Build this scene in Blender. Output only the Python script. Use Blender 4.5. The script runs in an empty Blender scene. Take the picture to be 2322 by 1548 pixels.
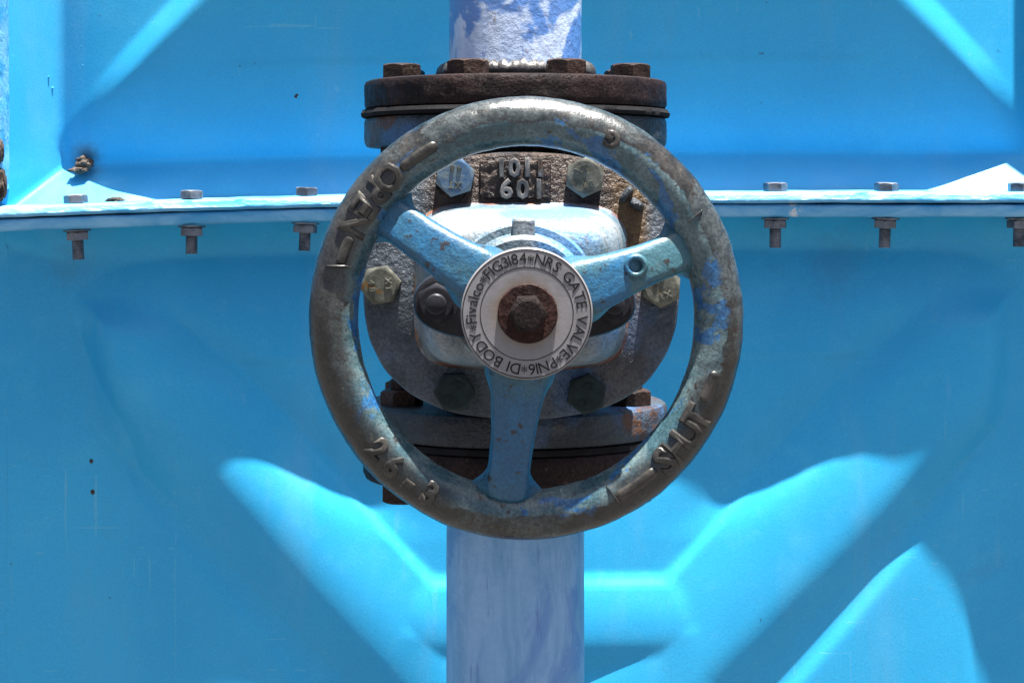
import bpy, bmesh, math, random
from mathutils import Vector, Matrix, noise
R = math.radians
random.seed(7)
scene = bpy.context.scene
COL = scene.collection

# ------------------------------------------------------------------ camera
F = 4450.0            # focal length in pixels of the 2322 px wide photograph
CX, CY = 1100.0, 440.0
CAMD = 1.3            # camera stands 1.3 m in front of the pipe axis
cam = bpy.data.cameras.new("camera")
cam.sensor_fit = 'HORIZONTAL'; cam.sensor_width = 36.0
cam.lens = 36.0 * F / 2322.0
cam.shift_x = (1161.0 - CX) / 2322.0
cam.shift_y = -(774.0 - CY) / 2322.0
cam.clip_start = 0.01; cam.clip_end = 500
camo = bpy.data.objects.new("camera", cam); COL.objects.link(camo)
camo.location = (0, -CAMD, 0); camo.rotation_euler = (R(90), 0, 0)
scene.camera = camo

# ------------------------------------------------------------------ light
SUN = Vector((0.12, -0.095, 1.0)).normalized()      # direction towards the sun
el = math.asin(SUN.z); az = math.atan2(SUN.x, SUN.y)
world = bpy.data.worlds.new("World"); scene.world = world; world.use_nodes = True
wn = world.node_tree.nodes; wl = world.node_tree.links
bg = wn["Background"]
sky = wn.new("ShaderNodeTexSky"); sky.sky_type = 'NISHITA'; sky.sun_disc = False
sky.sun_elevation = el; sky.sun_rotation = az
sky.air_density = 0.5; sky.dust_density = 3.0; sky.ozone_density = 0.6
wl.new(sky.outputs[0], bg.inputs[0]); bg.inputs[1].default_value = 0.05
sl = bpy.data.lights.new("sun", 'SUN'); sl.energy = 5.0; sl.angle = R(0.53); sl.color = (1.0, 0.965, 0.91)
so = bpy.data.objects.new("sun", sl); COL.objects.link(so)
so.rotation_euler = (-SUN).to_track_quat('-Z', 'Y').to_euler()
vs = scene.view_settings
vs.view_transform = 'Standard'; vs.look = 'None'; vs.gamma = 1; vs.exposure = 2.42; vs.use_curve_mapping = False
scene.cycles.max_bounces = 8

# ------------------------------------------------------------------ helpers
def W(px, py, y):
    """world point seen at a photo pixel, at depth y"""
    d = CAMD + y
    return Vector(((px - CX) / F * d, y, (CY - py) / F * d))

def empty(name, loc, label, cat, group=None):
    o = bpy.data.objects.new(name, None); COL.objects.link(o); o.location = loc
    o.empty_display_size = 0.05
    o["label"] = label; o["category"] = cat
    if group: o["group"] = group
    return o

def wloc(o):
    v = Vector((0, 0, 0))
    while o is not None:
        v += o.location; o = o.parent
    return v

def mk(name, verts, faces, mat=None, parent=None, angle=35, smooth=True, local=False):
    me = bpy.data.meshes.new(name)
    off = Vector((0, 0, 0)) if local or parent is None else wloc(parent)
    me.from_pydata([(v[0]-off.x, v[1]-off.y, v[2]-off.z) for v in verts], [], faces)
    bm = bmesh.new(); bm.from_mesh(me)
    bmesh.ops.recalc_face_normals(bm, faces=bm.faces); bm.to_mesh(me); bm.free()
    if smooth:
        for p in me.polygons: p.use_smooth = True
        if angle: me.set_sharp_from_angle(angle=R(angle))
    if mat: me.materials.append(mat)
    o = bpy.data.objects.new(name, me); COL.objects.link(o)
    if parent is not None: o.parent = parent
    return o

def inst(name, mesh, parent, loc, rot=(0, 0, 0)):
    o = bpy.data.objects.new(name, mesh); COL.objects.link(o)
    o.parent = parent
    o.location = Vector(loc) - (wloc(parent) if parent is not None else Vector((0, 0, 0)))
    o.rotation_euler = rot
    return o

def mesh_only(name, verts, faces, mat, angle=35):
    o = mk(name, verts, faces, mat, None, angle)
    me = o.data; bpy.data.objects.remove(o); return me

def rings(rs, closed=True, cap0=True, cap1=True):
    """faces from a list of equal-length vertex rings"""
    n = len(rs[0]); verts = [v for r in rs for v in r]; faces = []
    for i in range(len(rs)-1):
        for j in range(n if closed else n-1):
            k = (j+1) % n
            faces.append((i*n+j, i*n+k, (i+1)*n+k, (i+1)*n+j))
    if cap0: faces.append(tuple(range(n))[::-1])
    if cap1: faces.append(tuple((len(rs)-1)*n + j for j in range(n)))
    return verts, faces

def lathe(profile, c=(0, 0, 0), axis='z', segs=64, jit=0.0, jsc=60, cap=True):
    """profile: list of (radius, height). axis z: height up; axis y: height towards the camera (-y)"""
    c = Vector(c); rs = []
    for r, h in profile:
        ring = []
        for i in range(segs):
            a = 2*math.pi*i/segs
            if axis == 'z': v = Vector((math.cos(a)*r, math.sin(a)*r, h))
            else:           v = Vector((math.cos(a)*r, -h, math.sin(a)*r))
            if jit and r > 1e-4:
                nrm = noise.noise((v + c)*jsc) + 0.5*noise.noise((v + c)*jsc*2.7)
                v = v*(1 + 0) + Vector((math.cos(a), math.sin(a), 0) if axis == 'z' else (math.cos(a), 0, math.sin(a)))*nrm*jit
            ring.append(v + c)
        rs.append(ring)
    return rings(rs, True, cap, cap)

def hexbolt(af, h, segs=48, top=0.90):
    rs = []; ri = af/2*top
    def rh(t):
        m = (t + math.pi/6) % (math.pi/3) - math.pi/6
        return af/2/math.cos(m)
    T = [2*math.pi*i/segs for i in range(segs)]
    rs.append([(math.cos(t)*rh(t), math.sin(t)*rh(t), 0) for t in T])
    rs.append([(math.cos(t)*rh(t), math.sin(t)*rh(t), h - 0.55*(rh(t)-ri)) for t in T])
    rs.append([(math.cos(t)*ri, math.sin(t)*ri, h) for t in T])
    rs.append([(math.cos(t)*ri*0.96, math.sin(t)*ri*0.96, h*1.0) for t in T])
    return rings(rs)

def thread(r, h0, h1, pitch=0.0017, segs=20):
    prof = []; h = h0; k = 0
    n = max(2, int(abs(h1-h0)/pitch*2)); 
    for i in range(n+1):
        prof.append((r*(1.0 if i % 2 else 0.87), h0 + (h1-h0)*i/n))
    prof.append((r*0.6, h1))
    return lathe(prof, segs=segs)

def sellipse(cx, cz, a, b, y, e=2.0, segs=72):
    out = []
    for i in range(segs):
        t = 2*math.pi*i/segs; c, s = math.cos(t), math.sin(t)
        out.append(Vector((cx + a*math.copysign(abs(c)**(2/e), c), y, cz + b*math.copysign(abs(s)**(2/e), s))))
    return out

GL = {}
def glyph(ch, size=1.0, ext=0.05, bev=0.0, res=3, off=0.0):
    key = (ch, size, ext, bev, off)
    if key in GL: return GL[key]
    cu = bpy.data.curves.new("glyph", 'FONT'); cu.body = ch; cu.size = size
    cu.extrude = ext; cu.bevel_depth = bev; cu.bevel_resolution = 1; cu.resolution_u = res; cu.offset = off
    o = bpy.data.objects.new("glyph", cu); COL.objects.link(o)
    dg = bpy.context.evaluated_depsgraph_get(); dg.update()
    me = bpy.data.meshes.new_from_object(o.evaluated_get(dg))
    vs_ = [v.co.copy() for v in me.vertices]; fs = [tuple(p.vertices) for p in me.polygons]
    bpy.data.objects.remove(o); bpy.data.curves.remove(cu); bpy.data.meshes.remove(me)
    if vs_:
        x0 = min(v.x for v in vs_); x1 = max(v.x for v in vs_)
        vs_ = [Vector((v.x-(x0+x1)/2, v.y, v.z)) for v in vs_]; w = x1-x0
    else: w = size*0.28
    GL[key] = (vs_, fs, w); return GL[key]

def gather(parts):
    V = []; Fc = []
    for vs_, fs in parts:
        o = len(V); V += vs_; Fc += [tuple(i+o for i in f) for f in fs]
    return V, Fc

YW = 0.547            # depth of the tank wall behind the pipe axis

# ------------------------------------------------------------------ materials
class NT:
    def __init__(s, name):
        s.m = bpy.data.materials.new(name); s.m.use_nodes = True
        s.t = s.m.node_tree; s.b = s.t.nodes["Principled BSDF"]
        s.tc = s.t.nodes.new("ShaderNodeTexCoord"); s.co = s.tc.outputs["Object"]
    def n(s, typ): return s.t.nodes.new(typ)
    def l(s, a, b): s.t.links.new(a, b)
    def rand_offset(s):
        oi = s.n("ShaderNodeObjectInfo"); ad = s.n("ShaderNodeVectorMath"); ad.operation = 'ADD'
        mu = s.n("ShaderNodeMath"); mu.operation = 'MULTIPLY'; mu.inputs[1].default_value = 37.0
        s.l(oi.outputs["Random"], mu.inputs[0]); s.l(s.co, ad.inputs[0]); s.l(mu.outputs[0], ad.inputs[1]); s.co = ad.outputs[0]
    def noise(s, scale, detail=5, rough=0.6, dist=0.0, stretch=None):
        t = s.n("ShaderNodeTexNoise"); t.inputs["Scale"].default_value = scale; t.inputs["Detail"].default_value = detail
        t.inputs["Roughness"].default_value = rough; t.inputs["Distortion"].default_value = dist
        v = s.co
        if stretch:
            mp = s.n("ShaderNodeMapping"); mp.inputs["Scale"].default_value = stretch; s.l(s.co, mp.inputs[0]); v = mp.outputs[0]
        s.l(v, t.inputs["Vector"]); return t.outputs[0]
    def voro(s, scale, rnd=1.0):
        t = s.n("ShaderNodeTexVoronoi"); t.inputs["Scale"].default_value = scale; t.inputs["Randomness"].default_value = rnd
        s.l(s.co, t.inputs["Vector"]); return t.outputs["Distance"]
    def rng(s, f, a, b, c=0.0, d=1.0):
        t = s.n("ShaderNodeMapRange"); t.interpolation_type = 'SMOOTHSTEP'
        t.inputs[1].default_value = a; t.inputs[2].default_value = b; t.inputs[3].default_value = c; t.inputs[4].default_value = d
        s.l(f, t.inputs[0]); return t.outputs[0]
    def math(s, op, a, b=None):
        t = s.n("ShaderNodeMath"); t.operation = op
        for i, v in enumerate((a, b)):
            if v is None: continue
            if isinstance(v, (int, float)): t.inputs[i].default_value = v
            else: s.l(v, t.inputs[i])
        return t.outputs[0]
    def mix(s, f, a, b, mode='MIX'):
        t = s.n("ShaderNodeMix"); t.data_type = 'RGBA'; t.blend_type = mode
        for sock, v in ((t.inputs[0], f), (t.inputs[6], a), (t.inputs[7], b)):
            if isinstance(v, (int, float)): sock.default_value = v
            elif isinstance(v, tuple): sock.default_value = (*v, 1.0) if len(v) == 3 else v
            else: s.l(v, sock)
        return t.outputs[2]
    def axis(s, i):
        t = s.n("ShaderNodeSeparateXYZ"); s.l(s.co, t.inputs[0]); return t.outputs[i]
    def geo(s, name="Position"):
        t = s.n("ShaderNodeNewGeometry"); return t.outputs[name]
    def color(s, c):
        if isinstance(c, tuple): s.b.inputs["Base Color"].default_value = (*c, 1)
        else: s.l(c, s.b.inputs["Base Color"])
    def val(s, name, v):
        if isinstance(v, (int, float)): s.b.inputs[name].default_value = v
        else: s.l(v, s.b.inputs[name])
    def speckle(s, c, scale=420, lo=0.55, hi=1.4):
        f = s.rng(s.noise(scale, 3, 0.6), 0.36, 0.64, lo, hi)
        cb = s.n("ShaderNodeCombineColor")
        for i in range(3): s.l(f, cb.inputs[i])
        return s.mix(1.0, c, cb.outputs[0], 'MULTIPLY')
    def bump(s, h, strength=0.3, dist=0.001):
        prev = s.b.inputs["Normal"].links[0].from_socket if s.b.inputs["Normal"].links else None
        t = s.n("ShaderNodeBump"); t.inputs["Strength"].default_value = strength; t.inputs["Distance"].default_value = dist
        s.l(h, t.inputs["Height"])
        if prev: s.l(prev, t.inputs["Normal"])
        s.l(t.outputs[0], s.b.inputs["Normal"])

def m_tank():
    k = NT("tank blue paint")
    k.co = k.geo("Position")
    n1 = k.noise(3.0, 4, 0.55); n2 = k.noise(14, 6, 0.65); n3 = k.noise(7, 5, 0.6, 0.3, (1.6, 1.0, 0.25)); n6 = k.noise(55, 6, 0.7)
    c = k.mix(k.rng(n1, 0.35, 0.65), (0.020, 0.290, 0.54), (0.030, 0.335, 0.59))
    c = k.mix(k.rng(n2, 0.50, 0.75, 0, 0.35), c, (0.060, 0.375, 0.60))
    c = k.mix(k.rng(n6, 0.52, 0.72, 0, 0.35), c, (0.055, 0.33, 0.54))
    c = k.mix(k.rng(n3, 0.54, 0.72, 0, 0.42), c, (0.085, 0.32, 0.53))           # chalky faded streaks
    st = k.noise(4.2, 5, 0.62, 0.5)
    c = k.mix(k.math('MULTIPLY', k.rng(st, 0.60, 0.74, 0, 0.30), k.rng(n2, 0.40, 0.62)), c, (0.08, 0.13, 0.22))   # brownish stains
    sc = k.noise(60, 3, 0.5, 0.0, (1.0, 1.0, 0.04)); sc2 = k.noise(9, 3, 0.5)
    c = k.mix(k.math('MULTIPLY', k.rng(sc, 0.66, 0.70, 0, 0.30), k.rng(sc2, 0.50, 0.62)), c, (0.09, 0.33, 0.55))  # runs
    for sx_, sy_, sz_, rr in ((*W(192, 362, YW-0.024), 0.021), (*W(262, 452, YW-0.05), 0.013), (*W(150, 612, YW-0.04), 0.030), (*W(1900, 600, YW-0.04), 0.034)):
        vd = k.n("ShaderNodeVectorMath"); vd.operation = 'DISTANCE'; k.l(k.co, vd.inputs[0]); vd.inputs[1].default_value = (sx_, sy_, sz_)
        f = k.math('ADD', vd.outputs["Value"], k.math('MULTIPLY', k.math('SUBTRACT', n6, 0.5), rr*1.6))
        c = k.mix(k.rng(f, rr*1.15, rr*0.3, 0, 0.5 if rr < 0.025 else 0.16), c, (0.07, 0.075, 0.085))
    s1 = k.noise(260, 2, 0.5, 0.2, (0.03, 1, 0.9)); s2 = k.noise(230, 2, 0.5, 0.2, (0.8, 1, 0.03))
    c = k.mix(k.math('MULTIPLY', k.rng(k.math('MAXIMUM', s1, s2), 0.70, 0.73, 0, 0.45), k.rng(n1, 0.42, 0.56)), c, (0.12, 0.40, 0.56))   # scratches
    c = k.speckle(c, 900, 0.93, 1.07)
    sp = k.noise(95, 3, 0.5); big = k.noise(2.6, 2, 0.5)
    c = k.mix(k.math('MULTIPLY', k.rng(sp, 0.735, 0.77), k.rng(big, 0.48, 0.56)), c, (0.03, 0.03, 0.035))
    k.color(c); k.val("Roughness", k.rng(n2, 0.3, 0.7, 0.36, 0.50)); k.val("Specular IOR Level", 0.24)
    k.bump(k.noise(6, 2, 0.5), 0.3, 0.004); k.bump(sc, 0.06, 0.0008); k.bump(k.noise(420, 3, 0.5), 0.10, 0.0006)
    return k.m

def m_lip():
    k = NT("tank joint paint, chipped")
    n2 = k.noise(40, 5, 0.65, 0.4, (0.35, 1, 1)); n3 = k.noise(22, 6, 0.7)
    c = k.mix(k.rng(n2, 0.35, 0.7), (0.03, 0.26, 0.50), (0.16, 0.40, 0.60))
    c = k.mix(k.rng(n3, 0.63, 0.68), c, (0.50, 0.55, 0.58))
    c = k.mix(k.rng(n3, 0.69, 0.72), c, (0.15, 0.11, 0.10))
    k.color(c); k.val("Roughness", 0.45)
    k.bump(k.noise(60, 6, 0.7, 0.6, (0.3, 1, 1)), 0.7, 0.003); k.bump(k.noise(260, 4, 0.6), 0.3, 0.0008)
    return k.m

def m_wheel():
    k = NT("worn painted cast iron")
    n1 = k.noise(20, 7, 0.66, 0.6); n2 = k.noise(48, 7, 0.70, 0.4); n3 = k.noise(150, 6, 0.68); n4 = k.noise(26, 6, 0.65, 0.8); n5 = k.noise(330, 4, 0.65)
    x, z = k.axis(0), k.axis(2)
    rad = k.math('SQRT', k.math('ADD', k.math('MULTIPLY', x, x), k.math('MULTIPLY', z, z)))
    ang = k.math('ARCTAN2', z, x)
    dark = k.mix(k.rng(n2, 0.35, 0.65), (0.012, 0.0125, 0.0125), (0.033, 0.031, 0.028))
    olive = k.mix(k.rng(n3, 0.35, 0.62), (0.022, 0.029, 0.031), (0.056, 0.066, 0.068))
    pale = k.mix(k.rng(n2, 0.40, 0.62), (0.034, 0.075, 0.092), (0.095, 0.14, 0.148))
    blue = k.mix(k.rng(n3, 0.35, 0.65), (0.008, 0.07, 0.20), (0.03, 0.125, 0.26))
    # hands have rubbed the outer face to bare iron, paint is left on the inner face
    grip = k.math('ADD', k.rng(rad, 0.096, 0.109), k.math('MULTIPLY', k.math('SUBTRACT', n1, 0.5), 2.4))
    base = k.mix(k.rng(n1, 0.46, 0.52), dark, olive)
    c = k.mix(k.rng(grip, 0.58, 0.44), base, pale)
    c = k.mix(k.math('MULTIPLY', k.math('MULTIPLY', k.rng(n4, 0.545, 0.565), 0.9), k.rng(grip, 0.85, 0.40)), c, blue)
    # grime packed round the cast letters
    def near(a, w):
        return k.rng(k.math('ABSOLUTE', k.math('SUBTRACT', ang, R(a))), R(w)+0.10, R(w)-0.04)
    gr = k.math('MAXIMUM', k.math('MAXIMUM', near(-40, 22), near(-130, 16)), near(150, 18))
    gr = k.math('MAXIMUM', gr, k.rng(x, -0.065, -0.088))
    gr = k.math('MULTIPLY', gr, k.rng(k.math('ADD', rad, k.math('MULTIPLY', k.math('SUBTRACT', n2, 0.5), 0.016)), 0.092, 0.098))
    c = k.mix(k.math('MULTIPLY', gr, 0.85), c, dark)
    c = k.mix(k.rng(n3, 0.61, 0.65, 0, 0.9), c, (0.020, 0.012, 0.009))
    c = k.mix(k.rng(n5, 0.66, 0.70, 0, 0.55), c, (0.13, 0.105, 0.07))
    k.color(k.speckle(c, 620, 0.56, 0.96)); k.val("Roughness", k.rng(n2, 0.3, 0.7, 0.20, 0.38)); k.val("Specular IOR Level", 0.42)
    k.bump(n1, 0.25, 0.003); k.bump(n3, 0.28, 0.0012); k.bump(n5, 0.28, 0.0007)
    return k.m

def m_spoke():
    k = NT("blue spoke paint, pitted")
    n1 = k.noise(30, 5, 0.6, 0.3); n3 = k.noise(170, 5, 0.65); n4 = k.noise(14, 3, 0.5)
    c = k.mix(k.rng(n4, 0.38, 0.62), (0.012, 0.080, 0.165), (0.038, 0.108, 0.135))
    c = k.mix(k.rng(n1, 0.50, 0.66), c, (0.014, 0.105, 0.22))
    c = k.mix(k.rng(n1, 0.32, 0.44, 0.75, 0), c, (0.065, 0.090, 0.080))
    c = k.mix(k.rng(n3, 0.605, 0.645, 0, 0.9), c, (0.025, 0.019, 0.015))
    k.color(k.speckle(c, 620, 0.68, 0.92)); k.val("Roughness", 0.42); k.val("Specular IOR Level", 0.4)
    k.bump(n1, 0.3, 0.002); k.bump(n3, 0.5, 0.0016)
    return k.m

def m_letter():
    k = NT("rubbed bare cast lettering")
    n1 = k.noise(90, 5, 0.6)
    k.color(k.mix(k.rng(n1, 0.35, 0.65), (0.014, 0.0138, 0.013), (0.046, 0.042, 0.036)))
    k.val("Metallic", 0.2); k.val("Roughness", 0.36); k.val("Specular IOR Level", 0.4); k.bump(k.noise(300, 4, 0.6), 0.4, 0.0008)
    return k.m

def m_body(name, rust=0.0, ochre=False, base=((0.019, 0.026, 0.033), (0.056, 0.068, 0.081))):
    k = NT(name)
    n1 = k.noise(18, 6, 0.65, 0.3); n2 = k.noise(60, 6, 0.65); n3 = k.noise(240, 5, 0.65); n4 = k.noise(10, 3, 0.5)
    c = k.mix(k.rng(n1, 0.35, 0.65), base[0], base[1])
    c = k.mix(k.rng(n4, 0.57, 0.66, 0, 0.7), c, (0.05, 0.14, 0.32))
    r1 = k.mix(k.rng(n2, 0.35, 0.65), (0.030, 0.017, 0.014), (0.10, 0.048, 0.024))
    m = k.math('ADD', k.math('MULTIPLY', n1, 0.65), k.math('MULTIPLY', n2, 0.35))
    c = k.mix(k.rng(m, 0.56 - rust, 0.62 - rust), c, r1)
    if ochre:
        gx = k.axis(0); gz = k.axis(2)
        f = k.math('ADD', k.rng(gx, 0.035, 0.062), k.math('MULTIPLY', k.math('SUBTRACT', n1, 0.5), 1.8))
        f = k.math('MULTIPLY', k.math('MULTIPLY', k.rng(f, 0.35, 0.75), k.rng(gx, 0.082, 0.072)), k.math('ADD', k.math('MULTIPLY', k.rng(gz, 0.09, 0.12), 0.75), 0.25))
        c = k.mix(f, c, k.mix(k.rng(n2, 0.35, 0.65), (0.05, 0.029, 0.015), (0.135, 0.085, 0.038)))
        g = k.math('ADD', k.rng(gz, 0.140, 0.156), k.math('MULTIPLY', k.math('SUBTRACT', n2, 0.5), 1.2))
        g = k.math('MULTIPLY', k.rng(g, 0.4, 0.7), k.rng(k.math('ABSOLUTE', gx), 0.062, 0.048))
        c = k.mix(g, c, k.mix(k.rng(n2, 0.40, 0.62), (0.018, 0.012, 0.012), (0.062, 0.042, 0.032)))
    c = k.mix(k.rng(n3, 0.65, 0.69, 0, 0.8), c, (0.04, 0.03, 0.028))
    k.color(k.speckle(c, 650, 0.54, 0.84)); k.val("Roughness", 0.40); k.val("Specular IOR Level", 0.22)
    k.bump(n2, 0.6, 0.0022); k.bump(n3, 0.8, 0.0019); k.bump(k.noise(520, 3, 0.6), 0.8, 0.0009)
    return k.m

def m_dome():
    k = NT("bonnet paint, pale blue, rust rimmed")
    n1 = k.noise(22, 6, 0.65, 0.4); n2 = k.noise(70, 6, 0.65); n3 = k.noise(260, 5, 0.65)
    c = k.mix(k.rng(n1, 0.38, 0.62), (0.060, 0.10, 0.13), (0.17, 0.19, 0.205))
    c = k.mix(k.rng(k.noise(11, 3, 0.5), 0.56, 0.66, 0, 0.8), c, (0.05, 0.17, 0.36))
    y = k.axis(1)
    f = k.math('ADD', k.rng(y, -0.145, -0.128), k.math('MULTIPLY', k.math('SUBTRACT', n2, 0.5), 1.6))
    c = k.mix(k.rng(f, 0.75, 1.10), c, k.mix(k.rng(n1, 0.4, 0.6), (0.10, 0.03, 0.02), (0.20, 0.10, 0.045)))
    c = k.mix(k.rng(n3, 0.66, 0.70, 0, 0.8), c, (0.05, 0.03, 0.025))
    n7 = k.noise(110, 6, 0.7, 0.5)
    c = k.mix(k.rng(n7, 0.58, 0.64, 0, 0.8), c, (0.06, 0.062, 0.06))
    k.color(k.speckle(c, 600, 0.8, 1.2)); k.val("Roughness", 0.42); k.val("Specular IOR Level", 0.35)
    k.bump(n2, 0.5, 0.002); k.bump(n7, 0.6, 0.0016); k.bump(n3, 0.5, 0.001)
    return k.m

def m_rust(name, a=(0.007, 0.0045, 0.005), b=(0.024, 0.013, 0.012), hi=(0.065, 0.045, 0.040), rand=False):
    k = NT(name)
    if rand: k.rand_offset()
    n1 = k.noise(30, 6, 0.65, 0.3); n2 = k.noise(140, 6, 0.7)
    c = k.mix(k.rng(n1, 0.35, 0.65), a, b)
    c = k.mix(k.rng(n2, 0.58, 0.70, 0, 0.8), c, hi)
    k.color(k.speckle(c, 600, 0.40, 0.95)); k.val("Roughness", k.rng(n2, 0.3, 0.7, 0.40, 0.70)); k.val("Specular IOR Level", 0.12)
    k.bump(n1, 0.5, 0.003); k.bump(n2, 0.8, 0.0018)
    return k.m

def m_pipe():
    k = NT("lavender pipe paint, brushed"); k.co = k.geo("Position")
    n1 = k.noise(14, 5, 0.6, 0.6); n2 = k.noise(60, 7, 0.72, 0.4, (1, 1, 0.22)); n3 = k.noise(130, 5, 0.65); n4 = k.noise(15, 4, 0.55, 0.8)
    c = k.mix(k.rng(n2, 0.35, 0.65), (0.10, 0.26, 0.46), (0.18, 0.345, 0.56))
    z = k.axis(2)                                             # the upper pipe is whiter and more worn
    up = k.rng(z, 0.0, 0.02)
    c = k.mix(up, c, k.mix(k.rng(n2, 0.35, 0.65), (0.30, 0.39, 0.56), (0.43, 0.50, 0.62)))
    c = k.mix(k.math('MULTIPLY', k.rng(n4, 0.47, 0.51), k.math('ADD', k.math('MULTIPLY', up, 0.85), 0.03)), c, (0.035, 0.14, 0.40))
    c = k.mix(k.math('MULTIPLY', k.rng(n3, 0.66, 0.69), k.math('MULTIPLY', up, 0.7)), c, (0.16, 0.10, 0.07))
    k.color(c); k.val("Roughness", 0.38); k.val("Specular IOR Level", 0.5)
    c = k.mix(k.math('MULTIPLY', k.rng(n4, 0.54, 0.60, 0, 0.45), k.math('SUBTRACT', 1.0, up)), c, (0.04, 0.14, 0.42))
    dr = k.noise(170, 4, 0.6, 0.2, (1, 1, 0.10)); c = k.mix(k.rng(dr, 0.64, 0.68, 0, 0.5), c, (0.05, 0.13, 0.36))
    c = k.mix(k.rng(k.noise(240, 4, 0.6), 0.68, 0.71, 0, 0.6), c, (0.35, 0.42, 0.55)); k.color(c)
    k.bump(n1, 0.2, 0.004); k.bump(n2, 0.5, 0.0012); k.bump(n3, 0.6, 0.0014)
    return k.m

def m_zinc(name, a, b, rustc=(0.16, 0.08, 0.03), rust=0.62, metal=0.5):
    k = NT(name); k.rand_offset()
    n1 = k.noise(70, 5, 0.6); n2 = k.noise(260, 4, 0.6)
    c = k.mix(k.rng(n1, 0.35, 0.65), a, b)
    c = k.mix(k.rng(k.noise(110, 5, 0.65), rust, rust+0.06), c, rustc)
    k.color(c); k.val("Metallic", metal); k.val("Roughness", k.rng(n1, 0.3, 0.7, 0.32, 0.55))
    k.bump(n2, 0.35, 0.0007); k.bump(n1, 0.3, 0.001)
    return k.m

def m_cap():
    k = NT("grey cap plate with rust wash")
    l = k.n("ShaderNodeVectorMath"); l.operation = 'LENGTH'; k.l(k.co, l.inputs[0]); r = l.outputs["Value"]
    n1 = k.noise(70, 5, 0.6); n2 = k.noise(300, 4, 0.6)
    c = k.mix(k.rng(n1, 0.35, 0.65), (0.135, 0.129, 0.134), (0.165, 0.158, 0.162))
    f = k.math('ADD', r, k.math('MULTIPLY', k.math('SUBTRACT', n1, 0.5), 0.010))
    c = k.mix(k.rng(f, 0.0215, 0.0135, 0, 0.75), c, (0.14, 0.092, 0.05))
    c = k.mix(k.rng(n2, 0.68, 0.72, 0, 0.35), c, (0.2, 0.17, 0.15))
    k.color(c); k.val("Roughness", k.rng(n1, 0.3, 0.7, 0.26, 0.42)); k.val("Specular IOR Level", 0.5); k.bump(n2, 0.15, 0.0005)
    return k.m

def m_plain(name, col, rough=0.5, metal=0.0, bump=0.2):
    k = NT(name); n1 = k.noise(80, 5, 0.6)
    k.color(k.mix(k.rng(n1, 0.35, 0.65), tuple(c*0.75 for c in col), tuple(min(1, c*1.25) for c in col)))
    k.val("Roughness", rough); k.val("Metallic", metal); k.val("Specular IOR Level", 0.12 if max(col) < 0.03 else 0.4); k.bump(k.noise(240, 5, 0.6), bump, 0.001)
    return k.m

def m_ground():
    k = NT("dark worn concrete"); n1 = k.noise(1.5, 6, 0.6); n2 = k.noise(40, 5, 0.6)
    c = k.mix(k.rng(n1, 0.3, 0.7), (0.05, 0.048, 0.045), (0.08, 0.076, 0.07)); k.color(c)
    k.val("Roughness", 0.9); k.bump(n2, 0.4, 0.004); return k.m

M_TANK, M_LIP, M_WHEEL, M_SPOKE, M_LET = m_tank(), m_lip(), m_wheel(), m_spoke(), m_letter()
M_BODY = m_body("grey valve body paint", 0.0)
M_BONF = m_body("bonnet flange, grey paint and rust", -0.05, True, ((0.038, 0.052, 0.068), (0.105, 0.125, 0.155)))
M_DOME = m_dome()
M_RUST = m_rust("dark rusted steel flange"); M_RUSTB = m_rust("rusted bolt", (0.014, 0.009, 0.008), (0.046, 0.026, 0.020), (0.10, 0.074, 0.052), True)
M_HUB = m_rust("rusted hub washer", (0.014, 0.0065, 0.006), (0.042, 0.016, 0.013), (0.08, 0.048, 0.04))
M_NUT = m_rust("blackened nut", (0.010, 0.007, 0.007), (0.026, 0.015, 0.013), (0.075, 0.055, 0.048))
M_PIPE = m_pipe()
M_GALV = m_zinc("galvanised bolt", (0.06, 0.072, 0.09), (0.16, 0.175, 0.20), (0.10, 0.07, 0.05), 0.66, 0.45)
M_BOLT = m_zinc("weathered plated bolt", (0.05, 0.053, 0.042), (0.135, 0.135, 0.11), (0.12, 0.068, 0.022), 0.60, 0.45)
M_BLUEB = m_zinc("blue dabbed bolt", (0.035, 0.09, 0.18), (0.11, 0.145, 0.15), (0.12, 0.068, 0.022), 0.64, 0.3)
M_DARKB = m_plain("bolt with shade in its colour", (0.014, 0.023, 0.025), 0.5)  # shade on the lower bonnet bolts is put into this dark colour
M_BLACK = m_plain("blackened gland steel", (0.022, 0.022, 0.027), 0.38, 0.3)
M_GASK = m_plain("black rubber gasket", (0.007, 0.007, 0.008), 0.85, 0, 0.8)
M_INK = m_plain("black print", (0.010, 0.010, 0.010), 0.5, 0, 0)
M_WELD = m_plain("weld bead", (0.055, 0.053, 0.052), 0.42, 0.4, 1.0)
M_SCALE = m_rust("flaking rust scale", (0.03, 0.024, 0.021), (0.10, 0.078, 0.064), (0.19, 0.165, 0.15))
M_CAP = m_cap()
M_NUM = m_zinc("bare cast number", (0.05, 0.05, 0.05), (0.14, 0.135, 0.13), (0.06, 0.034, 0.018), 0.55, 0.3)

# ------------------------------------------------------------------ ground
gv = [(-30, -30, -1.05), (30, -30, -1.05), (30, 30, -1.05), (-30, 30, -1.05)]
g = mk("ground", gv, [(0, 1, 2, 3)], m_ground(), None, 0, False); g["kind"] = "structure"

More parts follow.
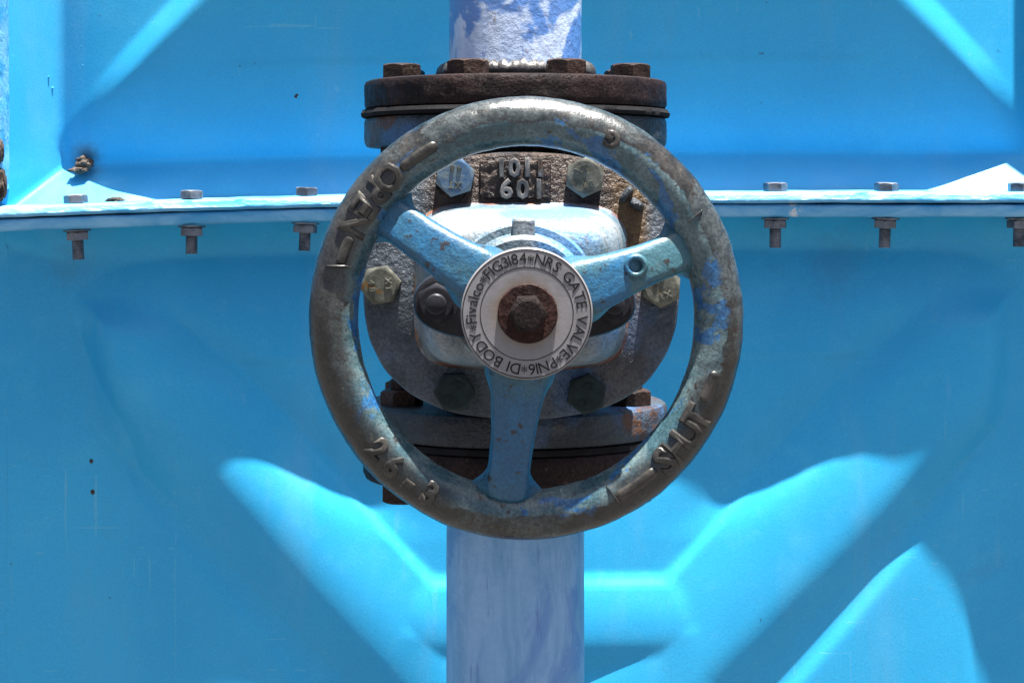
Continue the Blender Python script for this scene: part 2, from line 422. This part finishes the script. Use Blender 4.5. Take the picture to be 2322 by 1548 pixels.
# ------------------------------------------------------------------ tank
XC = 0.0582; ZJ = -0.0085; LIP = 0.085
tank = empty("water_tank", (XC, YW, -1.05), "blue panelled water tank wall with bolted joint behind the valve", "water tank")
def sm(x, a, b):
    t = min(1, max(0, (x-a)/(b-a))); return t*t*(3-2*t)
def seg_d(p, a, b):
    ax, ay = a; bx, by = b; dx, dy = bx-ax, by-ay
    t = max(0, min(1, ((p[0]-ax)*dx+(p[1]-ay)*dy)/(dx*dx+dy*dy)))
    return math.hypot(p[0]-ax-t*dx, p[1]-ay-t*dy)
def trapezoid(a, b, pts):
    """signed inside distance to a convex polygon"""
    d = 1e9
    for i in range(len(pts)):
        x0, y0 = pts[i]; x1, y1 = pts[(i+1) % len(pts)]
        ex, ey = x1-x0, y1-y0; l = math.hypot(ex, ey)
        d = min(d, (ex*(b-y0)-ey*(a-x0))/l)
    return d
def tri(x, wl, wr):
    v = max(0.0, 1+x/wl if x < 0 else 1-x/wr)
    if v > 0.7: v -= 0.15*((v-0.7)/0.3)**2
    v = v*v/(v+0.03)
    return v
def hump(x, wl, wr):
    v = max(0.0, 1+x/wl if x < 0 else 1-x/wr)
    v = 1-(1-v)**2.1
    return v*v/(v+0.02)*1.02
def panel_P(u, t, left_in=0.0, deep=1.0):
    """how far the pressed panel stands out at u across (-.5 to .5), t down from the top edge (0 to 1)"""
    v = 0.5-t; a, b = abs(u), abs(v)
    ex, ez = 0.5-a, 0.5-b
    exd = ex-(left_in*sm(a-b, 0.0, 0.10) if u < 0 else 0)
    k = 0.03 if deep else 0.13; h = max(k-abs(exd-ez), 0)/k; de = min(exd, ez)-h*h*k*0.25
    P = 0.014+0.0510*(1-math.exp(-max(0, de-0.042)/0.086)) if deep else 0.024+0.0455*(1-math.exp(-max(0, de-0.03)/0.13))
    # raised ribs along the hips and a square ring round the centre
    dl = (a-b)/1.41421-(0.002 if deep else 0.034)
    e1 = (tri(dl, 0.050, 0.024) if deep else hump(dl, 0.084, 0.043))*sm(max(a, b), 0.435 if deep else 0.435, 0.375 if deep else 0.395)
    e2 = (tri(0.128-max(a, b), 0.046, 0.05) if deep else hump(0.118-max(a, b), 0.056, 0.04))*sm(min(a, b), 0.165, 0.115)
    k = 0.15; hm = max(k-abs(e1-e2), 0)/k
    P += (0.0060 if deep else 0.0080+0.0105*sm(max(a, b), 0.30, 0.40))*(max(e1, e2)+hm*hm*k*0.25*(1 if max(e1, e2) > 0.05 else 0))
    if not deep:
        tp = sm(max(a, b), 0.43, 0.37)*sm(max(a, b), 0.13, 0.20)
        P -= tp*((0.0003+0.0088*sm(max(a, b), 0.20, 0.29))*math.exp(-((dl+0.086)/0.024)**2)+0.0010*math.exp(-((dl-0.050)/0.018)**2))
    # slightly raised facets with a soft crease
    f1 = trapezoid(u, b, [(-0.105, 0.165), (0.105, 0.165), (0.29, 0.37), (-0.29, 0.37)])
    P += (0.0015 if deep else 0.0024)*sm(-f1, -0.004, 0.005)*math.exp(-max(0, -f1)/0.024)
    f2 = trapezoid(v, a, [(-0.02, 0.18), (0.02, 0.18), (0.255, 0.385), (-0.255, 0.385)])
    P += (0.0010 if deep else 0.0026)*sm(f2, -0.010, 0.006)
    # mitred sides of the tray turning out to the joint flange
    sx, sz = max(0, 0.050-ex), max(0, 0.042-ez)
    q = max(sx*0.85, sz*(0.76+0.2*sm(a, 0.33, 0.40))) if deep else max(sx*0.22, sz*sz*16)
    q = q*q/(q+0.004) if q > 0 else 0
    return P+q
def zwarp(u):
    return -0.0137*(max(0, 0.1426-u)/0.6426)**2
def panel(name, ox, top, n, left_in, warp, zoff=0.0, deep=1):
    V = []; Fc = []
    for j in range(n+1):
        t = j/n
        for i in range(n+1):
            u = -0.5+i/n
            P = panel_P(u, t, left_in, deep) + 0.0006*noise.noise(Vector((u*6, t*6, ox+top)))
            V.append((XC+ox+u, YW-P, top-t*0.988-0.006+(zwarp(u) if warp else 0)+zoff))
    for j in range(n):
        for i in range(n):
            q = j*(n+1)+i; Fc.append((q, q+1, q+n+2, q+n+1))
    return mk(name, V, Fc, M_TANK, tank, 0)
pan_lo = panel("tank_panel", 0, ZJ-0.006, 330, 0.09, True, 0.0, 0)
pan_up = panel("tank_panel", 0, ZJ+1.0, 330, 0.0, True)
for ox in (-1, 1):
    for top in (ZJ-0.006, ZJ+1.0):
        panel("tank_panel", ox, top, 110, 0.0, False, -0.0137 if ox < 0 else 0, 0 if top < 0 else 1)

def lip(name, x0, x1, z0, z1, front, warp, seed, parent, n=260, tilt=0.0):
    prof = [(-0.05, z0), (front-0.003, z0), (front-0.0006, z0+0.0012), (front, z0+0.003), (front-0.0002+tilt*0.5, (z0+z1)/2),
            (front+tilt-0.0002, z1-0.003), (front+tilt-0.001, z1-0.001), (front+tilt-0.003, z1), (0.04, z1+0.0015)]
    V = []; m = len(prof)
    for i in range(n+1):
        x = x0+(x1-x0)*i/n; u = x-XC
        for p, z in prof:
            w = noise.noise(Vector((x*9, seed, 0)))*0.0011 + noise.noise(Vector((x*60, seed, z*300)))*0.0005
            dz = noise.noise(Vector((x*7, seed+3, 0)))*0.0009 + noise.noise(Vector((x*45, seed+5, z*80)))*0.0004
            V.append((x, YW-(p+(w if p > 0.02 else 0)), z+dz+(zwarp(u) if warp else (-0.0137 if u < 0 else 0))))
    Fc = [(i*m+j, i*m+j+1, (i+1)*m+j+1, (i+1)*m+j) for i in range(n) for j in range(m-1)]
    return mk(name, V, Fc, M_LIP, parent, 50)
lip("joint_flange", XC-0.5, XC+0.5, ZJ+0.0005, ZJ+0.0105, LIP, True, 1.0, tank, tilt=-0.0015)
lip("joint_flange", XC-0.5, XC+0.5, ZJ-0.0120, ZJ-0.0008, LIP-0.0035, True, 2.0, tank, tilt=0.001)
for sgn in (-1, 1):
    xs = (XC-1.5, XC-0.5) if sgn < 0 else (XC+0.5, XC+1.5)
    lip("joint_flange", *xs, ZJ+0.0005, ZJ+0.0105, LIP, False, 4.0+sgn, tank, 60)
    lip("joint_flange", *xs, ZJ-0.0120, ZJ-0.0008, LIP-0.0035, False, 7.0+sgn, tank, 60)
lip("joint_flange", XC-0.5, XC+0.5, ZJ+1.0, ZJ+1.012, LIP, False, 9.0, tank, 60)
for sgn in (-1, 1):                                  # upright joints at the panel sides
    for z0, z1, hw, pr in ((-1.03, ZJ-0.013, 0.0030, 0.028), (ZJ+0.013, ZJ+1.0, 0.0055, 0.078)):
        V = []; n = 120; x = XC+sgn*0.5
        for i in range(n+1):
            z = z0+(z1-z0)*i/n
            for dx, p in ((-hw, -0.02), (-hw, pr-0.003), (-hw*0.7, pr), (hw*0.7, pr), (hw, pr-0.003), (hw, -0.02)):
                w = noise.noise(Vector((z*40, sgn, dx*300)))*0.0006
                V.append((x+dx+w, YW-p-w, z))
        Fc = [(i*6+j, i*6+j+1, (i+1)*6+j+1, (i+1)*6+j) for i in range(n) for j in range(5)]
        mk("joint_flange", V, Fc, M_TANK if z0 < -1 else M_LIP, tank, 40)

ME_TB = mesh_only("bolt_head", *hexbolt(0.0190, 0.0078), M_GALV)
ME_TN = mesh_only("nut", *hexbolt(0.0190, 0.0075), M_GALV)
ME_TW = mesh_only("washer", *lathe([(0.0125, 0), (0.0125, 0.0015), (0.006, 0.0018)], segs=40), M_GALV)
ME_TS = mesh_only("threaded_shank", *thread(0.0056, 0, 0.0185), M_GALV)
for i, (px, shk) in enumerate(((172, 1.0), (435, .92), (695, .92), (957, 1), (1219, .95), (1485, 1), (1758, 1.0), (2010, 1.0), (2312, .95))):
    yb = YW-0.068
    x = (px-CX)/F*(CAMD+yb); u = x-XC; zz = ZJ+zwarp(u)
    h = inst("bolt", ME_TB, tank, (x, yb, zz+0.0112), (R(random.uniform(-3, 3)), R(random.uniform(-3.5, 3.5)), R(random.uniform(0, 60))))
    for nm, me, z, fl in (("washer", ME_TW, -0.0145, 0), ("nut", ME_TN, -0.0222, 0), ("threaded_shank", ME_TS, -0.0215, 1)):
        o = bpy.data.objects.new(nm, me); COL.objects.link(o); o.parent = h
        o.location = (0, 0, z-0.0112)
        o.rotation_euler = (math.pi if fl else 0, 0, R(random.uniform(0, 60)))
        if fl: o.scale = (1, 1, shk)

def lump(name, c, sx, sy, sz, mat, parent, seed, sub=4, amp=0.35, fr=2.2):
    bm = bmesh.new(); bmesh.ops.create_icosphere(bm, subdivisions=sub, radius=1)
    V = []
    for v in bm.verts:
        k = 1 + amp*(noise.noise(v.co*fr+Vector((seed, 0, 0))) + 0.5*noise.noise(v.co*fr*2.6+Vector((0, seed, 0))))
        V.append(Vector((v.co.x*sx, v.co.y*sy, v.co.z*sz))*k + Vector(c))
    Fc = [tuple(v.index for v in f.verts) for f in bm.faces]; bm.free()
    return mk(name, V, Fc, mat, parent, 40)
for i, (px, py, P, sx, sz) in enumerate(((190, 370, 0.024, 0.0085, 0.0065), (178, 386, 0.027, 0.0085, 0.0028), (262, 455, 0.055, 0.0085, 0.0030),
                                         (-2, 345, 0.078, 0.004, 0.011), (4, 418, 0.078, 0.0045, 0.014))):
    c = W(px, py, YW-P); lump("rust_scale", c, sx, 0.005, sz, M_SCALE, tank, i*3.1+1, 4, 0.38, 1.5)
for i, (px, py, r) in enumerate(((185, 105, .0009), (190, 137, .0008), (188, 149, .0010), (111, 175, .0010), (119, 200, .0011), (207, 1045, .0018), (210, 1115, .0020))):
    u = (px-CX)/F*(CAMD+YW-0.02)-XC
    t = (py-466)/2490.0
    P = panel_P(u, t if t > 0 else 1+t, 0.09 if t > 0 else 0, 0 if t > 0 else 1)
    lump("paint_blister", W(px, py, YW-P), r, r*0.6, r*1.2, M_SCALE if i > 4 else M_TANK, tank, i*1.7, 2, 0.2)

# ------------------------------------------------------------------ pipes
PX, PY = 0.02, 0.0
def pipe(name, z0, z1, label, rr, segs=96):
    t = empty(name, (PX, PY, z0 if z0 < 0 else z0), label, "pipe")
    prof = [(rr, z0 + (z1-z0)*i/30) for i in range(31)]
    mk("pipe_wall", *lathe(prof, (PX, PY, 0), segs=segs, jit=0.00025, jsc=40), M_PIPE, t, 40)
    return t
def flange_disc(name, z0, z1, mat, parent, r=0.0998, jit=0.0006, segs=160, rb=0.003):
    prof = [(0.03, z0), (r-rb, z0), (r-rb*0.3, z0+rb*0.3), (r, z0+rb)]
    prof += [(r, z0+rb+(z1-z0-2*rb)*i/4) for i in range(1, 4)]
    prof += [(r, z1-rb), (r-rb*0.3, z1-rb*0.3), (r-rb, z1), (0.03, z1)]
    return mk(name, *lathe(prof, (PX, PY, 0), segs=segs, jit=jit, jsc=110), mat, parent, 35)
up = pipe("pipe", 0.0742, 1.30, "pale lavender upright pipe with rusty flange above the valve", 0.0438)
flange_disc("flange", 0.0552, 0.0742, M_RUST, up, 0.0998)
V, Fc = [], []
nb = 120; mb = 14
for i in range(nb):                                  # weld bead round the foot of the pipe
    a = 2*math.pi*i/nb; rr = 0.0056*(1+0.25*math.sin(a*46)+0.5*noise.noise(Vector((math.cos(a)*6, math.sin(a)*6, 1))))
    for j in range(mb):
        b = 2*math.pi*j/mb; q = 0.0438+0.002+rr*math.cos(b)
        V.append((PX+math.cos(a)*q, PY+math.sin(a)*q, 0.0800+rr*1.0*math.sin(b)))
Fc = [(i*mb+j, ((i+1) % nb)*mb+j, ((i+1) % nb)*mb+(j+1) % mb, i*mb+(j+1) % mb) for i in range(nb) for j in range(mb)]
mk("weld_bead", V, Fc, M_WELD, up, 0)
lo = pipe("pipe", -1.05, -0.1860, "lavender blue upright pipe with rusty flange below the valve", 0.0456)
flange_disc("flange", -0.1860, -0.1612, M_RUST, lo, 0.1005)

# ------------------------------------------------------------------ gate valve
ZC = -0.0547; XB = 0.0215
valve = empty("gate_valve", (PX, PY, -0.1612), "grey-blue cast iron gate valve, rust stained, bolted between the two pipes", "valve")
b1 = flange_disc("body_flange", 0.0305, 0.0500, M_BODY, valve, 0.0998, 0.0005)
b2 = flange_disc("body_flange", -0.1570, -0.1362, M_BODY, valve, 0.0998, 0.0005, rb=0.004)
mk("gasket", *lathe([(0.05, 0.0502), (0.1010, 0.0502), (0.1016, 0.0525), (0.1002, 0.0550), (0.05, 0.0550)], (PX, PY, 0), segs=140, jit=0.0012, jsc=70), M_GASK, valve, 40)
mk("gasket", *lathe([(0.05, -0.1610), (0.0992, -0.1610), (0.0997, -0.159), (0.0992, -0.1572), (0.05, -0.1572)], (PX, PY, 0), segs=140, jit=0.0009, jsc=70), M_GASK, valve, 40)
# body: neck barrel and oval chamber reaching forward to the bonnet joint
prof = [(0.056, -0.138), (0.056, -0.118), (0.060, -0.105), (0.066, -0.055), (0.060, -0.005), (0.056, 0.012), (0.056, 0.032)]
mk("body_barrel", *lathe(prof, (PX, PY, 0), segs=80, jit=0.0006, jsc=50), M_BODY, valve, 40)
rs = []
for y, a, b, e in ((0.08, 0.04, 0.04, 2.2), (0.07, 0.062, 0.054, 2.4), (0.04, 0.074, 0.066, 2.5), (-0.06, 0.078, 0.070, 2.5), (-0.095, 0.084, 0.072, 2.4)):
    rs.append(sellipse(XB, ZC, a, b, y, e))
mk("body_chamber", *rings(rs), M_BODY, valve, 40)
def plate(name, y0, y1, a, b, mat, e=2.5, rb=0.003, jit=0.0005, parent=valve, cx=XB, cz=ZC, segs=120):
    rs = []
    for y, ins in ((y0, rb), (y0-rb*0.3, rb*0.3), (y0-rb, 0), (y0*0.5+y1*0.5, 0), (y1+rb, 0), (y1+rb*0.3, rb*0.3), (y1, rb)):
        ring = sellipse(cx, cz, a-ins, b-ins, y, e, segs)
        for v in ring:
            v += (v-Vector((cx, y, cz))).normalized()*(noise.noise(v*90)*jit)
        rs.append(ring)
    return mk(name, *rings(rs), mat, parent, 35)
plate("body_joint_flange", -0.094, -0.110, 0.0955, 0.0800, M_BODY)
bonf = plate("bonnet_flange", -0.1112, -0.1300, 0.0945, 0.0795, M_BONF)
rs = []
for y, a, b in ((-0.126, 0.0665, 0.0520), (-0.131, 0.0620, 0.0485), (-0.137, 0.0595, 0.0468), (-0.150, 0.0580, 0.0455), (-0.168, 0.0565, 0.0440),
                (-0.180, 0.0540, 0.0415), (-0.188, 0.0505, 0.0385), (-0.193, 0.0450, 0.0340), (-0.195, 0.036, 0.027)):
    rs.append(sellipse(XB, ZC, a*1.02, b*1.01, y, 5.0, 112))
dome = mk("bonnet", *rings(rs), M_DOME, valve, 50)
ZS = -0.0590
boss = mk("stuffing_box", *lathe([(0.040, 0.165), (0.0430, 0.185), (0.0430, 0.198), (0.0415, 0.200), (0.0375, 0.2005), (0.0365, 0.202), (0.0365, 0.217), (0.034, 0.219), (0.01, 0.219)], (XB, 0, ZS), 'y', 96, 0.0002, 60), M_DOME, valve, 35)
V = []
for x0, x1, y0, y1, z0, z1 in ((XB-0.0062, XB+0.0062, -0.214, -0.18, ZS+0.030, ZS+0.0455),):
    V = [(x, y, z) for x in (x0, x1) for y in (y0, y1) for z in (z0, z1)]
o = mk("key_rib", V, [(0, 1, 3, 2), (4, 6, 7, 5), (0, 4, 5, 1), (2, 3, 7, 6), (0, 2, 6, 4), (1, 5, 7, 3)], M_DOME, boss, 0, False)
bv = o.modifiers.new("bevel", 'BEVEL'); bv.width = 0.0015; bv.segments = 2
gl = plate("gland_plate", -0.2195, -0.2320, 0.0605, 0.0215, M_BLACK, 2.6, 0.003, 0.0003, cz=ZS)
mk("stem", *lathe([(0.0125, 0.20), (0.0125, 0.275), (0.010, 0.277)], (XB, 0, ZS), 'y', 40), M_BLACK, valve, 35)
ME_GN = mesh_only("gland_nut", *hexbolt(0.0190, 0.0095), M_BLACK)
ME_GS = mesh_only("stud", *lathe([(0.0056, 0), (0.0056, 0.0055), (0.0048, 0.0065), (0.002, 0.0072)], segs=28), M_BLACK)
ME_GW = mesh_only("washer", *lathe([(0.0118, 0), (0.0118, 0.0018), (0.006, 0.002)], segs=40), M_BLACK)
for sx in (-1, 1):
    n_ = inst("gland_nut", ME_GN, valve, (XB+sx*0.0478, -0.2338, ZS), (R(90), 0, 0)); 
    for nm, me, z in (("stud", ME_GS, 0.0092), ("washer", ME_GW, -0.0016)):
        o = bpy.data.objects.new(nm, me); COL.objects.link(o); o.parent = n_; o.location = (0, 0, z)

# six bonnet bolts, cast head marks on each
AF = 0.0213
def bolt_mesh(name, mat, angle=0): return mesh_only(name, *hexbolt(AF, 0.0088, 60), mat)
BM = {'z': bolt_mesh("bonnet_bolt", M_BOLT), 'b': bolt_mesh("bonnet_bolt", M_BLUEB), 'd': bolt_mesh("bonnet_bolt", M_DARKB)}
def marks(mat):
    parts = []
    for txt, yo in (("XT", 0.0033), ("48", -0.0067)):
        x = -0.0021
        for ch in txt:
            vs_, fs, w = glyph(ch, 0.0052, 0.0005, 0.0002, 2)
            parts.append(([Vector((v.x+x, v.y+yo, v.z)) for v in vs_], fs)); x += 0.0042
    return mesh_only("head_mark", *gather(parts), mat, 40)
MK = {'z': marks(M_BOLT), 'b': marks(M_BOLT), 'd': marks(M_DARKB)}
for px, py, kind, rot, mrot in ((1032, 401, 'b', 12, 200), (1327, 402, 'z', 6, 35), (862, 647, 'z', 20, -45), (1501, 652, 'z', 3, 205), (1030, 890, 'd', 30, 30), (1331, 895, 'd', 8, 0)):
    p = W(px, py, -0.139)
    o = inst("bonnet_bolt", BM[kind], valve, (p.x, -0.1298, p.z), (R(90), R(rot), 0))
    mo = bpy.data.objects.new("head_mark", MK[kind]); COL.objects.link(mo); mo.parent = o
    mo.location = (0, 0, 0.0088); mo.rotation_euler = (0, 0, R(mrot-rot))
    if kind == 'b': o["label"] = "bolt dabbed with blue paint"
    if kind == 'd': o["label"] = "bolt coloured dark teal for its shade"

# cast number block on the bonnet flange
blk = []
def cast(txt, px0, px1, py, size, yf):
    n = len(txt); parts = []
    for i, ch in enumerate(txt):
        vs_, fs, w = glyph(ch, size, 0.0011, 0.0008, 2)
        px = px0+(px1-px0)*i/(n-1); c = W(px, py, yf)
        parts.append(([Vector((c.x+v.x, yf-v.z, c.z+v.y-size*0.36)) for v in vs_], fs))
    return parts
c0, c1 = W(1086, 362, -0.131), W(1252, 452, -0.131)
V = []
nx, nz = 40, 22
for j in range(nz+1):
    for i in range(nx+1):
        x = c0.x+(c1.x-c0.x)*i/nx; z = c1.z+(c0.z-c1.z)*j/nz
        e = min(i, nx-i, j, nz-j); y = -0.1296-(0.0018 if e > 0 else -0.001)-0.0007*noise.noise(Vector((x*260, z*260, 3)))*(e > 0)
        V.append((x+noise.noise(Vector((z*200, 0, 1)))*0.0006, y, z))
mk("number_plate", V, [(j*(nx+1)+i, j*(nx+1)+i+1, (j+1)*(nx+1)+i+1, (j+1)*(nx+1)+i) for j in range(nz) for i in range(nx)], M_BONF, bonf, 60)
mk("cast_number", *gather(cast("1011", 1137, 1225, 379, 0.0145, -0.1322)+cast("601", 1148, 1222, 427, 0.0155, -0.1322)), M_NUM, bonf, 40)
lug = W(1432, 452, -0.131)                            # small cast tab at the upper right of the bonnet flange
for dx, dz, w, h, a in ((-0.003, 0.003, 0.0022, 0.0052, -35), (0.003, -0.003, 0.0042, 0.0026, -35)):
    ca, sa = math.cos(R(a)), math.sin(R(a)); rs = []
    for y, k in ((-0.1295, 1.15), (-0.1325, 1.0), (-0.1345, 0.75), (-0.135, 0.45)):
        rs.append([Vector((lug.x+dx+(p.x*ca-p.z*sa), y, lug.z+dz+(p.x*sa+p.z*ca))) for p in sellipse(0, 0, w*k, h*k, 0, 3, 20)])
    mk("cast_mark", *rings(rs), M_BODY, bonf, 60)

# flange bolts through both joints
ME_FB = mesh_only("flange_bolt", *hexbolt(0.0240, 0.0098), M_RUSTB)
ME_FB2 = mesh_only("flange_bolt", *hexbolt(0.0240, 0.0130), M_RUSTB)
ME_FS = mesh_only("stud_end", *lathe([(0.0075, 0), (0.0075, 0.006), (0.006, 0.0075), (0.002, 0.008)], segs=24), M_RUSTB)
for k in range(8):
    a = R(22.5+45*k); x, y = PX+0.080*math.cos(a), PY+0.080*math.sin(a)
    inst("flange_bolt", ME_FB, valve, (x, y, 0.0742), (0, 0, R(random.uniform(0, 60))))
    nn = inst("flange_nut", ME_FB, valve, (x, y, 0.0303), (math.pi, 0, R(random.uniform(0, 60))))
    nn = inst("flange_nut", ME_FB, valve, (x, y, -0.1360), (0, 0, R(random.uniform(0, 60))))
    so_ = bpy.data.objects.new("stud_end", ME_FS); COL.objects.link(so_); so_.parent = nn; so_.location = (0, 0, 0.0097)
    inst("flange_bolt", ME_FB2, valve, (x, y, -0.1862), (math.pi, 0, R(random.uniform(0, 60))))

# ------------------------------------------------------------------ handwheel
WX, WZ, WY = 0.0214, -0.0647, -0.275
HZ = -0.0606
RM, rm = 0.1006, 0.0128
wheel = empty("handwheel", (WX, WY+0.02, WZ), "round three-spoke handwheel with worn blue paint on the valve", "handwheel")
def torus_pt(th, ph, rr):
    """th round the wheel, ph round the section: 0 faces the camera, +90 outwards"""
    q = RM + rr*math.sin(ph)
    return Vector((WX+math.cos(th)*q, WY-rr*math.cos(ph)*0.97, WZ+math.sin(th)*q*1.021))
N1, N2 = 360, 56
V = []
for i in range(N1):
    th = 2*math.pi*i/N1
    for j in range(N2):
        ph = 2*math.pi*j/N2; p = torus_pt(th, ph, rm)
        d = 0.0005*noise.noise(p*45)+0.00025*noise.noise(p*170)
        V.append(torus_pt(th, ph, rm+d))
Fc = [(i*N2+j, ((i+1) % N1)*N2+j, ((i+1) % N1)*N2+(j+1) % N2, i*N2+(j+1) % N2) for i in range(N1) for j in range(N2)]
rim = mk("rim", V, Fc, M_WHEEL, wheel, 0)
def rim_text(txt, a0, a1, size, name="raised_lettering", bev=0.0010):
    parts = []
    for i, ch in enumerate(txt):
        if ch == ' ': continue
        th = R(a0+(a1-a0)*i/max(1, len(txt)-1))
        vs_, fs, w = glyph(ch, size, 0.0008, bev, 2)
        # letters read anticlockwise with their tops towards the hub
        parts.append(([torus_pt(th+v.x/RM, -(v.y-size*0.36)/rm, rm+v.z) for v in vs_], fs))
    return mk(name, *gather(parts), M_LET, rim, 40)
def rim_bar(a0, a1, off0, off1, wd, name="raised_bar", h=0.0015):
    n = 24; rs = []
    for i in range(n+1):
        f = i/n; th = R(a0+(a1-a0)*f); off = off0+(off1-off0)*f
        e = min(1, min(f, 1-f)*9+0.15)
        ring = []
        for x, hh in ((-1, -0.001), (-0.8, h*0.6), (-0.35, h), (0.35, h), (0.8, h*0.6), (1, -0.001), (0.4, -0.003), (-0.4, -0.003)):
            ring.append(torus_pt(th, (off+x*wd*(0.4+0.6*e))/rm, rm+(hh*e if hh > 0 else hh)))
        rs.append(ring)
    return mk(name, *rings(rs), M_LET, rim, 0)
rim_text("OPEN", 135.0, 151.0, 0.0185)
rim_bar(117.5, 130.5, -0.001, -0.001, 0.0034, h=0.0011); rim_bar(155, 164, -0.0005, -0.0005, 0.0032, h=0.0011)
rim_bar(163.5, 165.5, -0.006, 0.006, 0.0030)
rim_text("SHUT", -45.0, -29.5, 0.0185)
rim_bar(-63, -48.5, 0.0005, 0.0005, 0.0032, h=0.0011); rim_bar(-24.5, -15, -0.0005, 0.0005, 0.0032, h=0.0011)
rim_bar(-63.9, -62.2, -0.007, 0.006, 0.0012, h=0.0012)
rim_text("26-3", 220.5, 240.5, 0.0155)
rim_text("G", 64.0, 64.0, 0.0105)
rim_bar(30.5, 31.5, -0.004, 0.006, 0.0010, h=0.0012)

for sa in (23.5, 143.5, 263.5):
    th = R(sa); er = Vector((math.cos(th), 0, math.sin(th))); et = Vector((-math.sin(th), 0, math.cos(th)))
    rs = []; n = 44
    for i in range(n+1):
        f = i/n; r = 0.020+(0.0955-0.020)*f
        yf = -0.2985+(0.0115 if sa > 200 else 0.0175*f)*f
        th_ = 0.0165
        wf = 0.0152-0.0042*sm(f, 0.05, 0.7)
        wb = wf+0.0125*sm(r, 0.076, 0.0935)**1.6+0.004*sm(r, 0.045, 0.03)
        endk = 1.0
        if f > 0.94: endk = math.sqrt(max(0.02, 1-((f-0.94)/0.06)**2*0.85))
        cz = (HZ-WZ)*(1-f); C = Vector((WX, 0, WZ+cz))
        ring = []
        for q in range(36):
            t = 2*math.pi*q/36; c, s = math.cos(t), math.sin(t)
            sx = math.copysign(abs(c)**0.48, c); sy = math.copysign(abs(s)**0.55, s)      # s=+1 front
            d = (1-sy)/2
            d_ = sm(d, 0.12, 0.85)
            w = wf*endk*(1-d_)+wb*d_
            y = yf+(1-endk)*0.004 + th_*d
            p = C+er*r+et*(sx*w); p.y = y
            p += et*(noise.noise(p*60)*0.0004)
            ring.append(p)
        rs.append(ring)
    sp = mk("spoke", *rings(rs), M_SPOKE, wheel, 60)
    if sa == 23.5:                                  # raised ring cast on this spoke
        c = W(1442, 603, -0.2945); V = []; n1, n2 = 40, 12
        for i in range(n1):
            a = 2*math.pi*i/n1
            for j in range(n2):
                b = 2*math.pi*j/n2; q = 0.0047+0.0017*math.cos(b)
                V.append((c.x+math.cos(a)*q, -0.2938-0.0022*math.sin(b), c.z+math.sin(a)*q))
        mk("cast_ring", V, [(i*n2+j, ((i+1) % n1)*n2+j, ((i+1) % n1)*n2+(j+1) % n2, i*n2+(j+1) % n2) for i in range(n1) for j in range(n2)], M_SPOKE, sp, 0)
mk("hub", *lathe([(0.020, 0.255), (0.0265, 0.258), (0.030, 0.270), (0.0318, 0.292), (0.0318, 0.2985), (0.02, 0.2990)], (WX, 0, HZ), 'y', 96, 0.0003, 60), M_SPOKE, wheel, 40)

# cap plate, its local origin at its centre
cap_prof = [(0.005, 0), (0.0330, 0), (0.0335, 0.0006), (0.0335, 0.0062), (0.0328, 0.0070), (0.005, 0.0070)]
CAPY = -0.2992
V, Fc = lathe(cap_prof, (0, 0, 0), 'y', 128)
cap = mk("cap_plate", V, Fc, M_CAP, None, 30); cap.parent = wheel
cap.location = Vector((WX-0.0003, CAPY, HZ))-wloc(wheel)
CF = 0.0070
def ring_strip(name, r0, r1, h):
    V, Fc = [], []; n = 128
    for i in range(n):
        a = 2*math.pi*i/n
        for r, hh in ((r0, h-0.0004), (r0, h), (r1, h), (r1, h-0.0004)):
            V.append((math.cos(a)*r, -hh, math.sin(a)*r))
    Fc = [(i*4+j, ((i+1) % n)*4+j, ((i+1) % n)*4+j+1, i*4+j+1) for i in range(n) for j in range(3)]
    return mk(name, V, Fc, M_INK, cap, 30, local=True)
ring_strip("printed_ring", 0.02335, 0.02375, CF+0.00012)
ring_strip("printed_ring", 0.03225, 0.0327, CF+0.00012)
txt = "FIG3184*NRS GATE VALVE*PN16*DI BODY*Fivalco*"
SZ = 0.0078; parts = []; ws = []
for ch in txt:
    w = glyph(ch, SZ, 0.00012, 0, 3, 0.0)[2] if ch != ' ' else SZ*0.30
    if ch == 'I' or ch == 'i' or ch == 'l': w = max(w, SZ*0.12)
    ws.append(w)
gap = (2*math.pi*0.0268-sum(ws))/len(txt); ang = R(138); 
for ch, w in zip(txt, ws):
    da = (w+gap)/0.0268; a = ang-da/2; ang -= da
    if ch == ' ': continue
    vs_, fs, _ = glyph(ch, SZ, 0.00012, 0, 3, 0.0)
    er = Vector((math.cos(a), 0, math.sin(a))); et = Vector((math.sin(a), 0, -math.cos(a)))
    y0 = -SZ*0.18 if ch == '*' else 0
    parts.append(([er*(0.02555+v.y+y0)+et*v.x+Vector((0, -(CF+0.00012+v.z), 0)) for v in vs_], fs))
mk("printed_lettering", *gather(parts), M_INK, cap, 0, False, local=True)
V, Fc = lathe([(0.004, CF-0.0005), (0.0151, CF-0.0005), (0.0152, CF+0.0012), (0.0146, CF+0.0019), (0.004, CF+0.0020)], (0, 0, 0), 'y', 64, 0.0002, 200)
wsh = mk("washer", V, Fc, M_HUB, wheel, 40, local=True); wsh.location = cap.location+Vector((0.0004, 0, 0.0002))
hb = mk("hub_bolt", *hexbolt(0.0168, 0.0120, 60, 0.84), M_NUT, wheel, 40, local=True)
hb.location = cap.location+Vector((0.0002, -(CF+0.0018), 0.0008)); hb.rotation_euler = (R(93), R(28), R(1.5))
